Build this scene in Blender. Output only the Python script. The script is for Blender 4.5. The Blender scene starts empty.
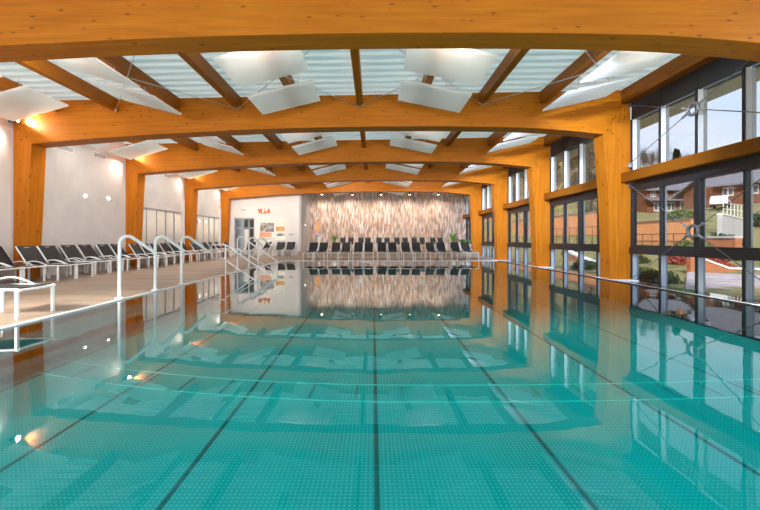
import bpy, bmesh, math, random
from mathutils import Vector, Matrix
random.seed(7)
R = math.radians
SC = bpy.context.scene
COL = SC.collection
# ---------------------------------------------------------------- measures
U = 0.01236          # lateral / vertical unit
S = 4.5              # spacing of the timber frames
DK = 89              # eye height above the deck in units
def X(v): return v * U
def Z(h): return (h + DK) * U
def Y(d): return d * S
FR = [Y(1.2 + k) for k in range(5)]       # front faces of the five frames
FT = 0.47
WALL_L, WALL_R = X(-792), X(568)
POOL_L, POOL_R = X(-371), X(514)
POOL_N, POOL_F = 0.3, Y(4.12)
BACK = Y(6.1)
WATER = -0.015
ORD = ['first','second','third','fourth','fifth','sixth','seventh','eighth','ninth','tenth','eleventh','twelfth',
       'thirteenth','fourteenth','fifteenth','sixteenth','seventeenth','eighteenth','nineteenth','twentieth',
       'twenty-first','twenty-second','twenty-third','twenty-fourth','twenty-fifth','twenty-sixth']

# ---------------------------------------------------------------- mesh builder
class MB:
    def __init__(s): s.v=[]; s.f=[]; s.sm=[]
    def add(s, vs, fs, smooth=False):
        n=len(s.v); s.v += [tuple(v) for v in vs]
        for f in fs: s.f.append([i+n for i in f]); s.sm.append(smooth)
    def box(s, x0,x1,y0,y1,z0,z1, M=None):
        vs=[Vector(p) for p in ((x0,y0,z0),(x1,y0,z0),(x1,y1,z0),(x0,y1,z0),(x0,y0,z1),(x1,y0,z1),(x1,y1,z1),(x0,y1,z1))]
        if M: vs=[M@v for v in vs]
        s.add(vs,[(0,3,2,1),(4,5,6,7),(0,1,5,4),(1,2,6,5),(2,3,7,6),(3,0,4,7)]); return s
    def prism(s, poly, axis, a, b):
        n=len(poly)
        def P(p,t):
            if axis=='y': return (p[0],t,p[1])
            if axis=='x': return (t,p[0],p[1])
            return (p[0],p[1],t)
        s.add([P(p,a) for p in poly]+[P(p,b) for p in poly],
              [tuple(range(n)), tuple(range(2*n-1,n-1,-1))]+[(i,i+n,(i+1)%n+n,(i+1)%n) for i in range(n)]); return s
    def tube(s, pts, r, n=8, cap=True, flat=None):
        pts=[Vector(p) for p in pts]; m=len(pts); rings=[]
        up=Vector((0,0,1)); prev=None
        for i,p in enumerate(pts):
            d=(pts[min(i+1,m-1)]-pts[max(i-1,0)]).normalized()
            if prev is None:
                a=up if abs(d.z)<.9 else Vector((1,0,0))
                u=(a-d*a.dot(d)).normalized()
            else: u=(prev-d*prev.dot(d)).normalized()
            prev=u; w=d.cross(u)
            rr=r[i] if isinstance(r,(list,tuple)) else r
            rings.append([p+(u*math.cos(t)+w*math.sin(t))*rr for t in [2*math.pi*j/n for j in range(n)]])
        vs=[q for g in rings for q in g]; fs=[]
        for i in range(m-1):
            for j in range(n):
                fs.append((i*n+j,i*n+(j+1)%n,(i+1)*n+(j+1)%n,(i+1)*n+j))
        s.add(vs,fs,True)
        if cap:
            s.add(rings[0],[tuple(range(n-1,-1,-1))]); s.add(rings[-1],[tuple(range(n))])
        return s
    def cyl(s, c, r, h, n=20, r2=None):
        c=Vector(c); r2=r if r2 is None else r2
        return s.tube([c,c+Vector((0,0,h))],[r,r2],n)
    def lathe(s, prof, c=(0,0,0), n=20):
        vs=[]; fs=[]; c=Vector(c)
        for r,z in prof:
            for j in range(n):
                t=2*math.pi*j/n; vs.append(c+Vector((r*math.cos(t),r*math.sin(t),z)))
        for i in range(len(prof)-1):
            for j in range(n): fs.append((i*n+j,i*n+(j+1)%n,(i+1)*n+(j+1)%n,(i+1)*n+j))
        s.add(vs,fs,True); return s
    def torus(s, c, axis, R_, r, n=28, m=10):
        vs=[]; fs=[]; c=Vector(c)
        for i in range(n):
            t=2*math.pi*i/n
            for j in range(m):
                q=2*math.pi*j/m; a=R_+r*math.cos(q); h=r*math.sin(q)
                p={'x':(h,a*math.cos(t),a*math.sin(t)),'y':(a*math.cos(t),h,a*math.sin(t)),'z':(a*math.cos(t),a*math.sin(t),h)}[axis]
                vs.append(c+Vector(p))
        for i in range(n):
            for j in range(m): fs.append((i*m+j,((i+1)%n)*m+j,((i+1)%n)*m+(j+1)%m,i*m+(j+1)%m))
        s.add(vs,fs,True); return s
    def blob(s, c, r, sub=2, amp=.25, sx=1,sy=1,sz=1, seed=0):
        bm=bmesh.new(); bmesh.ops.create_icosphere(bm,subdivisions=sub,radius=1)
        rnd=random.Random(seed); off=[rnd.uniform(0,9) for _ in range(3)]
        vs=[]
        for v in bm.verts:
            q=v.co; k=1+amp*(math.sin(q.x*4+off[0])*math.sin(q.y*4.3+off[1])+.6*math.sin(q.z*7+q.x*5+off[2])+.3*rnd.uniform(-1,1))
            vs.append(Vector(c)+Vector((q.x*sx,q.y*sy,q.z*sz))*r*k)
        fs=[[v.index for v in f.verts] for f in bm.faces]; bm.free()
        s.add(vs,fs,True); return s
    def build(s, name, mat, parent=None, loc=None, bevel=0):
        me=bpy.data.meshes.new(name); me.from_pydata(s.v,[],s.f); me.update()
        bm=bmesh.new(); bm.from_mesh(me); bmesh.ops.recalc_face_normals(bm,faces=bm.faces); bm.to_mesh(me); bm.free()
        me.polygons.foreach_set('use_smooth',s.sm)
        me.materials.append(mat)
        o=bpy.data.objects.new(name,me); COL.objects.link(o)
        if parent: o.parent=parent
        if loc: o.location=loc
        if bevel:
            m=o.modifiers.new('bevel','BEVEL'); m.width=bevel; m.segments=2; m.limit_method='ANGLE'
        return o
def tag(o,label,cat,group=None,kind=None):
    if label: o['label']=label
    if cat: o['category']=cat
    if group: o['group']=group
    if kind: o['kind']=kind
    return o
def thing(name,label,cat,loc=(0,0,0),rz=0,group=None):
    o=bpy.data.objects.new(name,None); COL.objects.link(o); o.location=loc; o.rotation_euler=(0,0,rz); o.empty_display_size=.2
    return tag(o,label,cat,group)
def structure(o): o['kind']='structure'; return o
def dup(root,loc,rz=None,label=None,group=None):
    r=root.copy(); COL.objects.link(r); r.location=loc
    if rz is not None: r.rotation_euler=(0,0,rz)
    if label: r['label']=label
    if group: r['group']=group
    for ch in list(root.children):
        c=ch.copy(); COL.objects.link(c); c.parent=r
        for g in list(ch.children):
            d=g.copy(); COL.objects.link(d); d.parent=c
    return r

# ---------------------------------------------------------------- materials
def newmat(name):
    m=bpy.data.materials.new(name); m.use_nodes=True
    nt=m.node_tree; nt.nodes.clear()
    out=nt.nodes.new('ShaderNodeOutputMaterial')
    return m,nt,out
def N(nt,t,**kw):
    n=nt.nodes.new(t)
    for k,v in kw.items(): setattr(n,k,v)
    return n
def coords(nt,scale=(1,1,1),kind='Object',rot=(0,0,0)):
    tc=N(nt,'ShaderNodeTexCoord'); mp=N(nt,'ShaderNodeMapping')
    mp.inputs['Scale'].default_value=scale; mp.inputs['Rotation'].default_value=rot
    nt.links.new(tc.outputs[kind],mp.inputs[0]); return mp.outputs[0]
def noise(nt,vec,scale,detail=4,rough=.55):
    n=N(nt,'ShaderNodeTexNoise'); n.inputs['Scale'].default_value=scale; n.inputs['Detail'].default_value=detail
    n.inputs['Roughness'].default_value=rough; nt.links.new(vec,n.inputs['Vector']); return n.outputs['Fac']
def ramp(nt,fac,stops):
    r=N(nt,'ShaderNodeValToRGB'); e=r.color_ramp.elements
    while len(e)<len(stops): e.new(.5)
    for i,(p,c) in enumerate(stops): e[i].position=p; e[i].color=(*c,1)
    nt.links.new(fac,r.inputs[0]); return r.outputs[0]
def mix(nt,fac,a,b,mode='MIX'):
    m=N(nt,'ShaderNodeMix',data_type='RGBA',blend_type=mode)
    for inp,v in ((m.inputs[0],fac),(m.inputs[6],a),(m.inputs[7],b)):
        if isinstance(v,(int,float)): inp.default_value=v
        elif isinstance(v,tuple): inp.default_value=(*v,1)
        else: nt.links.new(v,inp)
    return m.outputs[2]
def math_(nt,op,a,b=None):
    m=N(nt,'ShaderNodeMath',operation=op)
    for i,v in enumerate((a,b)):
        if v is None: continue
        if isinstance(v,(int,float)): m.inputs[i].default_value=v
        else: nt.links.new(v,m.inputs[i])
    return m.outputs[0]
def principled(nt,out,col,rough=.5,metal=0,bump=None,bd=.01,spec=.5):
    p=N(nt,'ShaderNodeBsdfPrincipled')
    if isinstance(col,tuple): p.inputs['Base Color'].default_value=(*col,1)
    else: nt.links.new(col,p.inputs['Base Color'])
    if isinstance(rough,(int,float)): p.inputs['Roughness'].default_value=rough
    else: nt.links.new(rough,p.inputs['Roughness'])
    p.inputs['Metallic'].default_value=metal; p.inputs['Specular IOR Level'].default_value=spec
    if bump is not None:
        b=N(nt,'ShaderNodeBump'); b.inputs['Distance'].default_value=bd; b.inputs['Strength'].default_value=1
        nt.links.new(bump,b.inputs['Height']); nt.links.new(b.outputs[0],p.inputs['Normal'])
    nt.links.new(p.outputs[0],out.inputs[0]); return p
def simple(name,col,rough=.5,metal=0,var=.12,scale=6,spec=.5):
    m,nt,out=newmat(name); v=coords(nt)
    f=noise(nt,v,scale)
    lo=tuple(c*(1-var) for c in col); hi=tuple(min(1,c*(1+var)) for c in col)
    principled(nt,out,ramp(nt,f,[(.3,lo),(.7,hi)]),rough,metal,spec=spec); return m
def wood(name,axis,dark=1.0,knots=True):
    m,nt,out=newmat(name)
    sc={'x':(.35,6,6),'y':(6,.35,6),'z':(6,6,.35)}[axis]
    v=coords(nt,sc); f=noise(nt,v,2.2,6,.6)
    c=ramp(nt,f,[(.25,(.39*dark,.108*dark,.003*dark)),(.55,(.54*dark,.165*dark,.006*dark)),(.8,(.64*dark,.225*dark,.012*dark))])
    # lamella tint, one per board
    s2={'x':(.25,.1,22),'y':(.1,.25,22),'z':(22,.1,.25)}[axis]
    v2=coords(nt,s2); wn=N(nt,'ShaderNodeTexVoronoi',feature='F1'); wn.inputs['Scale'].default_value=1
    nt.links.new(v2,wn.inputs['Vector'])
    hs=N(nt,'ShaderNodeSeparateColor'); nt.links.new(wn.outputs['Color'],hs.inputs[0])
    c=mix(nt,math_(nt,'MULTIPLY',hs.outputs[0],.30),c,(.42*dark,.12*dark,.006*dark))
    if knots:
        sk={'x':(1.8,3,6.5),'y':(3,1.8,6.5),'z':(6.5,3,1.8)}[axis]
        v3=coords(nt,sk); vo=N(nt,'ShaderNodeTexVoronoi'); vo.inputs['Scale'].default_value=1.6; nt.links.new(v3,vo.inputs['Vector'])
        k=ramp(nt,vo.outputs['Distance'],[(.07,(1,1,1)),(.17,(0,0,0))])
        msk=noise(nt,coords(nt),1.7,2); mm=ramp(nt,msk,[(.30,(0,0,0)),(.40,(1,1,1))])
        kk=math_(nt,'MULTIPLY',math_(nt,'MULTIPLY',k,mm),.88)
        c=mix(nt,kk,c,(.13*dark,.03*dark,.004))
    principled(nt,out,c,.5,spec=.2); return m

def schlick(nt,f0,normal=None,ex=5.0):
    lw=N(nt,'ShaderNodeLayerWeight')
    if normal is not None: nt.links.new(normal,lw.inputs['Normal'])
    return math_(nt,'ADD',math_(nt,'MULTIPLY',math_(nt,'POWER',lw.outputs['Facing'],ex),1-f0),f0)
M={}
M['wood_x']=wood('timber_along_x','x'); M['wood_z']=wood('timber_along_z','z')
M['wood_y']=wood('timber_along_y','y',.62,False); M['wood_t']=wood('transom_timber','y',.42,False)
M['white']=simple('white_metal',(.93,.93,.91),.35,0,.03)
M['steel']=simple('brushed_steel',(.62,.62,.62),.28,.9,.05)
M['railsteel']=simple('satin_white_rail',(.88,.87,.84),.3,0,.03)
M['black']=simple('black_metal',(.018,.018,.02),.4,0,.1)
M['fascia']=simple('dark_fascia',(.022,.023,.026),.45,0,.1)
M['alu']=simple('grey_blue_aluminium',(.36,.41,.47),.4,.1,.04)
M['cap']=simple('pale_aluminium',(.72,.72,.69),.4,0,.04)
def sheet(name,dcol,tcol,fac,seam=None):
    m,nt,out=newmat(name); f=noise(nt,coords(nt),3,3)
    d=N(nt,'ShaderNodeBsdfDiffuse'); t=N(nt,'ShaderNodeBsdfTranslucent')
    c1=ramp(nt,f,[(.3,tuple(c*.97 for c in dcol)),(.7,dcol)]); c2=tcol
    if seam:
        tc=N(nt,'ShaderNodeTexCoord'); sp=N(nt,'ShaderNodeSeparateXYZ'); nt.links.new(tc.outputs['Object'],sp.inputs[0])
        fr=math_(nt,'FRACT',math_(nt,'DIVIDE',math_(nt,'SUBTRACT',sp.outputs[1],seam),.315))
        k=ramp(nt,fr,[(.0,(1,1,1)),(.64,(1,1,1)),(.66,(.35,.35,.35)),(.72,(.35,.35,.35)),(.74,(.9,.9,.9)),(.93,(.9,.9,.9)),(.97,(1,1,1))])
        c1=mix(nt,1.0,c1,k,'MULTIPLY'); c2=mix(nt,1.0,tcol,k,'MULTIPLY')
        nt.links.new(c2,t.inputs[0])
    else: t.inputs[0].default_value=(*tcol,1)
    nt.links.new(c1,d.inputs[0])
    mx=N(nt,'ShaderNodeMixShader'); mx.inputs[0].default_value=fac
    nt.links.new(d.outputs[0],mx.inputs[1]); nt.links.new(t.outputs[0],mx.inputs[2]); nt.links.new(mx.outputs[0],out.inputs[0]); return m
M['panel']=sheet('brightened_white_panel',(.93,.93,.92),(.99,.985,.97),.92)  # translucency added so roof light makes the panels look brighter
M['roof']=sheet('translucent_corrugated_sheet',(.85,.90,.90),(.84,.87,.82),.36,5.4-15*.315)
M['soffit']=simple('cream_soffit',(.72,.68,.60),.7,0,.05)
M['pot']=simple('white_pot',(.8,.79,.77),.4,0,.05)
M['whitewall']=simple('white_plaster',(.80,.76,.72),.8,0,.04,1.5)
M['greywall']=simple('grey_plaster',(.50,.47,.47),.8,0,.08,1.2)
M['cream']=simple('cream_curtain',(.78,.72,.64),.8,0,.05,3)
M['coping']=simple('white_coping',(.92,.91,.89),.4,0,.03)
M['vent']=simple('vent_grey',(.42,.41,.42),.5,0,.05)
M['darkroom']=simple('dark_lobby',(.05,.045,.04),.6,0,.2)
M['lobby']=simple('lobby_grey',(.40,.36,.32),.6,0,.2,2)
M['leaf']=simple('leaf_green',(.10,.26,.035),.5,0,.4,5)
M['bark']=simple('bark',(.09,.065,.045),.9,0,.3)
M['evergreen']=simple('evergreen',(.035,.06,.018),.9,0,.5,1.3)
M['bare']=simple('bare_twigs',(.15,.115,.085),.95,0,.35,1.2)
M['autumn']=simple('russet_shrub',(.34,.06,.035),.9,0,.45,4)
M['yellowshrub']=simple('yellow_shrub',(.36,.28,.05),.9,0,.4,4)
M['shrub']=simple('garden_shrub',(.10,.14,.03),.9,0,.5,4)
M['orangewall']=simple('orange_render',(.78,.33,.13),.85,0,.08,.6)
M['orangebrick']=simple('orange_brick',(.52,.19,.08),.85,0,.2,3)
M['concrete']=simple('pale_concrete',(.55,.54,.54),.85,0,.1,1)
M['treads']=simple('mauve_treads',(.46,.41,.43),.7,0,.1,2)
M['gun']=simple('gunmetal',(.16,.16,.165),.45,.3,.05)
M['slate']=simple('grey_roof_tiles',(.20,.19,.21),.8,0,.15,4)
M['redtiles']=simple('brown_roof_tiles',(.25,.14,.10),.8,0,.2,4)
M['timberclad']=simple('brown_cladding',(.20,.075,.04),.8,0,.25,3)
M['winwhite']=simple('white_house_window',(.75,.73,.68),.5,0,.05)
M['dkglass']=simple('dark_house_glass',(.10,.11,.13),.15,0,.2)
M['carpaint']=simple('white_car_paint',(.8,.8,.82),.2,0,.02)
M['orangeglyph']=simple('orange_sign_metal',(.75,.18,.02),.4,0,.1)

# sling fabric (fine weave)
def mk_sling():
    m,nt,out=newmat('black_sling_mesh'); v=coords(nt,(260,260,260))
    ch=N(nt,'ShaderNodeTexChecker'); ch.inputs['Scale'].default_value=1; nt.links.new(v,ch.inputs['Vector'])
    f=noise(nt,coords(nt),4); c=ramp(nt,f,[(.3,(.012,.012,.014)),(.7,(.022,.021,.024))])
    principled(nt,out,mix(nt,ch.outputs['Fac'],c,(.030,.029,.032)),.65); return m
M['sling']=mk_sling()

def mk_deck():
    m,nt,out=newmat('beige_deck_stone')
    f1=noise(nt,coords(nt,(.25,1.6,1)),1.6,5); f2=noise(nt,coords(nt),9,4)
    c=ramp(nt,f1,[(.3,(.30,.215,.15)),(.5,(.39,.295,.215)),(.72,(.48,.38,.30))])
    c=mix(nt,math_(nt,'MULTIPLY',f2,.35),c,(.40,.29,.22))
    br=N(nt,'ShaderNodeTexBrick'); br.offset=0
    br.inputs['Scale'].default_value=1; br.inputs['Brick Width'].default_value=.6; br.inputs['Row Height'].default_value=.6
    br.inputs['Mortar Size'].default_value=.006; br.inputs['Color1'].default_value=(1,1,1,1); br.inputs['Color2'].default_value=(.95,.95,.95,1); br.inputs['Mortar'].default_value=(.72,.68,.66,1)
    nt.links.new(coords(nt),br.inputs['Vector'])
    c=mix(nt,1.0,c,br.outputs['Color'],'MULTIPLY')
    principled(nt,out,c,.45,spec=.4); return m
M['deck']=mk_deck()
def mk_stucco():
    m,nt,out=newmat('mottled_stucco')
    f1=noise(nt,coords(nt),.9,6,.65); f2=noise(nt,coords(nt),5,5,.6)
    c=ramp(nt,f1,[(.3,(.60,.575,.55)),(.55,(.69,.66,.635)),(.75,(.76,.73,.705))])
    c=mix(nt,math_(nt,'MULTIPLY',f2,.3),c,(.56,.525,.52))
    principled(nt,out,c,.8,bump=f2,bd=.006); return m
M['stucco']=mk_stucco()
def mk_stone():
    m,nt,out=newmat('split_stone_slips')
    vo=N(nt,'ShaderNodeTexVoronoi'); vo.inputs['Scale'].default_value=1; vo.inputs['Randomness'].default_value=.9
    nt.links.new(coords(nt,(15,3,2.6)),vo.inputs['Vector'])
    s=N(nt,'ShaderNodeSeparateColor'); nt.links.new(vo.outputs['Color'],s.inputs[0])
    c=ramp(nt,s.outputs[0],[(0,(.20,.14,.12)),(.18,(.36,.26,.21)),(.42,(.56,.42,.35)),(.62,(.70,.60,.54)),(.80,(.82,.76,.71)),(.9,(.52,.23,.10)),(1,(.60,.33,.18))])
    f=noise(nt,coords(nt,(3,1,.8)),1.5,4)
    c=mix(nt,math_(nt,'MULTIPLY',f,.45),c,(.62,.47,.40))
    principled(nt,out,c,.8,bump=s.outputs[1],bd=.03); return m
M['stone']=mk_stone()
def mk_pool():
    m,nt,out=newmat('dimpled_pool_steel')
    tc=N(nt,'ShaderNodeTexCoord'); sep=N(nt,'ShaderNodeSeparateXYZ'); nt.links.new(tc.outputs['Object'],sep.inputs[0])
    def cell(o,pitch):
        a=math_(nt,'DIVIDE',o,pitch); fr=math_(nt,'FRACT',a); return math_(nt,'ABSOLUTE',math_(nt,'SUBTRACT',fr,.5))
    p=.034
    a=cell(sep.outputs[0],p); b=cell(sep.outputs[1],p)
    d=math_(nt,'MAXIMUM',a,b)
    dot=ramp(nt,d,[(.16,(1,1,1)),(.24,(0,0,0))])
    f=noise(nt,coords(nt,(1,.35,1)),.9,4)
    base=ramp(nt,f,[(.3,(.30,.46,.45)),(.7,(.42,.58,.56))])
    c=mix(nt,math_(nt,'MULTIPLY',dot,.75),base,(.85,.95,.93))
    # welded seams every panel width
    fx=math_(nt,'ABSOLUTE',math_(nt,'SUBTRACT',math_(nt,'FRACT',math_(nt,'ADD',math_(nt,'DIVIDE',sep.outputs[0],1.40),.48)),.5))
    seam=ramp(nt,fx,[(.010,(1,1,1)),(.018,(0,0,0))])
    c=mix(nt,math_(nt,'MULTIPLY',seam,.85),c,(.03,.09,.10))
    principled(nt,out,c,.5,spec=.3); return m
M['pool']=mk_pool()
M['poolwall']=simple('pool_wall_steel',(.36,.52,.51),.45,0,.08,1)
def mk_water():
    m,nt,out=newmat('clear_pool_water')
    nv=noise(nt,coords(nt,(1,.6,1)),1.1,3,.5)
    b=N(nt,'ShaderNodeBump'); b.inputs['Strength'].default_value=1; b.inputs['Distance'].default_value=.0035
    nt.links.new(nv,b.inputs['Height'])
    fr=schlick(nt,.025,b.outputs[0],4.9)
    g=N(nt,'ShaderNodeBsdfGlossy'); g.inputs['Roughness'].default_value=.012; g.inputs['Color'].default_value=(1,1,1,1)
    nt.links.new(b.outputs[0],g.inputs['Normal'])
    t=N(nt,'ShaderNodeBsdfTransparent'); t.inputs['Color'].default_value=(.04,.46,.47,1)
    mx=N(nt,'ShaderNodeMixShader'); nt.links.new(fr,mx.inputs[0]); nt.links.new(t.outputs[0],mx.inputs[1]); nt.links.new(g.outputs[0],mx.inputs[2])
    nt.links.new(mx.outputs[0],out.inputs[0]); return m
M['water']=mk_water()
def mk_glass(name,tint):
    m,nt,out=newmat(name)
    fr=schlick(nt,.03)
    g=N(nt,'ShaderNodeBsdfGlossy'); g.inputs['Roughness'].default_value=.01
    t=N(nt,'ShaderNodeBsdfTransparent'); t.inputs['Color'].default_value=(*tint,1)
    mx=N(nt,'ShaderNodeMixShader'); nt.links.new(fr,mx.inputs[0]); nt.links.new(t.outputs[0],mx.inputs[1]); nt.links.new(g.outputs[0],mx.inputs[2])
    nt.links.new(mx.outputs[0],out.inputs[0]); return m
GT=.63
M['glass']=mk_glass('view_dimming_glass',(GT,GT*1.01,GT*1.03))  # even tint added to dim the outdoor view
M['lobbyglass']=mk_glass('lobby_glass',(.75,.76,.75))
def emit(name,col,st):
    m,nt,out=newmat(name); e=N(nt,'ShaderNodeEmission'); e.inputs[0].default_value=(*col,1); e.inputs[1].default_value=st
    nt.links.new(e.outputs[0],out.inputs[0]); return m
M['lamp']=emit('lit_lamp_disc',(1,.95,.88),2.2)
M['warmlamp']=emit('warm_spot_lens',(1,.72,.4),12)
def mk_picture(name,stops,sc):
    m,nt,out=newmat(name)
    f=noise(nt,coords(nt,sc),3.2,3,.6); c=ramp(nt,f,stops)
    e=N(nt,'ShaderNodeEmission'); nt.links.new(c,e.inputs[0]); e.inputs[1].default_value=.42
    nt.links.new(e.outputs[0],out.inputs[0]); return m
M['pictop']=mk_picture('backlit_grey_print',[(.3,(.10,.09,.10)),(.5,(.38,.30,.26)),(.62,(.75,.62,.52)),(.75,(.30,.13,.07))],(1.2,1,1.2))
M['picbot']=mk_picture('backlit_orange_print',[(.3,(.85,.28,.12)),(.5,(.95,.50,.30)),(.7,(.80,.20,.07))],(.8,1,2))
M['picband']=mk_picture('backlit_amber_print',[(.3,(.75,.22,.05)),(.5,(.95,.48,.16)),(.7,(.42,.16,.09))],(1,1,2.5))
M['piccream']=emit('backlit_cream_border',(1,.88,.70),.42)

def mk_garden():
    m,nt,out=newmat('garden_grass')
    f=noise(nt,coords(nt),1.1,6,.65); f2=noise(nt,coords(nt),5,4)
    c=ramp(nt,f,[(.3,(.10,.15,.05)),(.45,(.30,.26,.10)),(.55,(.44,.36,.18)),(.66,(.24,.22,.07)),(.8,(.34,.24,.12))])
    c=mix(nt,math_(nt,'MULTIPLY',f2,.5),c,(.12,.12,.04))
    principled(nt,out,c,.95,spec=.1); return m
M['garden']=mk_garden()

# ---------------------------------------------------------------- frames (glulam portals)
def hb(x): 
    v=248-5.3e-5*(x-100)**2
    if x>300: v-=9*((x-300)/208)**2
    return v
def ht(x): return 318+.018*x
def lerp(a,b,t): return a+(b-a)*t
def make_frame():
    r=thing('timber_portal_frame','','timber frame',(0,FR[0],0),group='arched glued timber frames spanning the pool hall')
    xs=[lerp(-752,508,i/48) for i in range(49)]
    poly=[(X(x),Z(hb(x))) for x in xs]+[(X(568),Z(ht(568))),(X(-792),Z(ht(-792)))]
    mb=MB()
    # strips so that the long arch shades cleanly
    top=[(X(lerp(-792,568,i/48)),Z(ht(lerp(-792,568,i/48)))) for i in range(49)]
    bot=poly[:49]
    vs=[];fs=[]
    for y in (0,FT):
        for a,b in zip(bot,top): vs+= [(a[0],y,a[1]),(b[0],y,b[1])]
    n=98
    for i in range(48):
        a=2*i; fs+=[(a,a+2,a+3,a+1),(n+a,n+a+1,n+a+3,n+a+2),(a,n+a,n+a+2,a+2),(a+1,a+3,n+a+3,n+a+1)]
    fs+=[(0,1,n+1,n),(96,n+96,n+97,97)]
    mb.add(vs,fs); mb.build('beam',M['wood_x'],r,bevel=.01)
    g=.004
    MB().prism([(X(-792),0),(X(-767),0),(X(-752)-g,Z(hb(-752))-g),(X(-792),Z(ht(-792))-2*g)],'y',.006,FT-.006).build('column',M['wood_z'],r,bevel=.008)
    cur=[(X(523-15*(t**1.8)),lerp(0,Z(hb(508))-g,t)) for t in [i/10 for i in range(11)]]
    MB().prism([(X(568),0)]+cur+[(X(568),Z(ht(568))-2*g)],'y',.006,FT-.006).build('column',M['wood_z'],r,bevel=.008)
    for sx,(x0,h0,x1,h1) in ((1,(522,236,560,312)),(-1,(-768,222,-786,292))):
        for i in range(4):
            t=i/3
            for o in (-7,7):
                px=lerp(x0,x1,t)+o*.8*sx; pz=lerp(h0,h1,t)-o*.5
                MB().tube([(X(px),-.012,Z(pz)),(X(px),.02,Z(pz))],.016,8).build('bolt',M['black'],r)
    return r
frame0=make_frame()
names=['nearest','second','third','fourth','farthest']
for k in range(5):
    lab=f'{names[k]} arched orange timber frame across the pool'+(', cut by the top of the photo' if k==0 else '')
    if k==0: frame0['label']=lab
    else: dup(frame0,(0,FR[k],0),0,lab)

def added_beam_spot(k,xu,aim,en,col,cone=120):  # unseen spot added behind a beam to brighten the hall
    fr=[o for o in COL.objects if o.name.startswith('timber_portal_frame') and abs(o.location.y-FR[k])<.01][0]
    p=Vector((X(xu),FT+.10,Z(hb(xu))+.30))
    a=Vector(aim).normalized()
    MB().tube([p-a*.10,p+a*.06],.05,12).build('spotlight',M['black'],fr)  # body of the added, unseen fill lamp
    MB().box(p.x-.02,p.x+.02,FT-.005,p.y-.02,p.z-.02,p.z+.02).build('added_spot_bracket',M['black'],fr)
    l=bpy.data.lights.new('spot','SPOT'); l.energy=en; l.color=col; l.spot_size=R(cone); l.spot_blend=.9; l.shadow_soft_size=.12
    lo=bpy.data.objects.new('lamp_light',l); COL.objects.link(lo); lo.parent=fr; lo.location=p+a*.09; lo.rotation_euler=a.to_track_quat('-Z','Y').to_euler()
def added_uplight(k,xu,en):  # unseen uplight added behind a beam to brighten the ceiling panels
    fr=[o for o in COL.objects if o.name.startswith('timber_portal_frame') and abs(o.location.y-FR[k])<.01][0]
    p=Vector((X(xu),FT+.09,Z(hb(xu))+.10)); a=Vector((0,1,.36)).normalized()
    MB().tube([p-a*.06,p+a*.04],.04,10).build('added_uplighter',M['black'],fr)
    l=bpy.data.lights.new('spot','SPOT'); l.energy=en; l.color=(1,.95,.90); l.spot_size=R(150); l.spot_blend=.9; l.shadow_soft_size=.15
    lo=bpy.data.objects.new('added_uplighter_light',l); COL.objects.link(lo); lo.parent=fr; lo.location=p+a*.07; lo.rotation_euler=a.to_track_quat('-Z','Y').to_euler()
for k in range(4):
    added_beam_spot(k,-440,(-1,.45,-.55),140,(1,.93,.86))
    added_beam_spot(k,230,(3.95,4.0,-2.0),800,(.80,.95,1.25),62)  # cool added lamp standing in for window light on the right columns
    for xu in (-690,-457,-168,115,418): added_uplight(k,xu,46)
added_beam_spot(3,-560,(.0,1,-.45),130,(1,.94,.88))
added_beam_spot(3,-120,(.0,1,-.5),160,(1,.93,.86))
added_beam_spot(3,240,(.0,1,-.5),130,(1,.93,.86))
# ---------------------------------------------------------------- ceiling, purlins, eaves
def roof():
    mb=MB(); y=FR[0]-15*.315; prof=[]; p=.315
    while y<BACK+.2:
        prof+=[(y,.0),(y+.20,.0),(y+.225,.055),(y+.29,.055)]; y+=p
    vs=[];fs=[]
    xs=[X(v) for v in (-800,-400,0,300,590)]
    for yy,dz in prof:
        for x in xs: vs.append((x,yy,Z(ht(x/U))+.012+dz))
    n=len(xs)
    for i in range(len(prof)-1):
        for j in range(n-1): fs.append((i*n+j,i*n+j+1,(i+1)*n+j+1,(i+1)*n+j))
    mb.add(vs,fs); o=mb.build('ceiling',M['roof']); structure(o)
    m=o.modifiers.new('thick','SOLIDIFY'); m.thickness=.012; m.offset=1
roof()
PX=[-699,-565,-431,-297,-163,-29,105,239,373]
bayname=['nearest','second','third','fourth','farthest']
bayends=[(FR[k]+FT,(FR[k+1] if k<4 else BACK)) for k in range(5)]
protos={}
for b,(ya,yb) in enumerate(bayends):
    for i,px in enumerate(PX):
        L=yb-ya-.004
        lab=f'brown timber roof purlin, {ORD[i]} from the left, in the {bayname[b]} roof bay'
        zt=Z(ht(px))-.012
        key=round(L,3)
        if key not in protos:
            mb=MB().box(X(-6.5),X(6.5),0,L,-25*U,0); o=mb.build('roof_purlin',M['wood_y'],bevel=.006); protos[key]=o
        else:
            o=protos[key].copy(); COL.objects.link(o)
        o.location=(X(px),ya+.002,zt); tag(o,lab,'roof beam','timber purlins under the roof')
for b,(ya,yb) in enumerate(bayends):
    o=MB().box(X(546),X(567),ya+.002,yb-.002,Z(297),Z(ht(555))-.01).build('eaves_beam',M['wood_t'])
    tag(o,f'orange timber eaves beam above the right windows in the {bayname[b]} bay','beam','eaves beams over the window wall')

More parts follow.
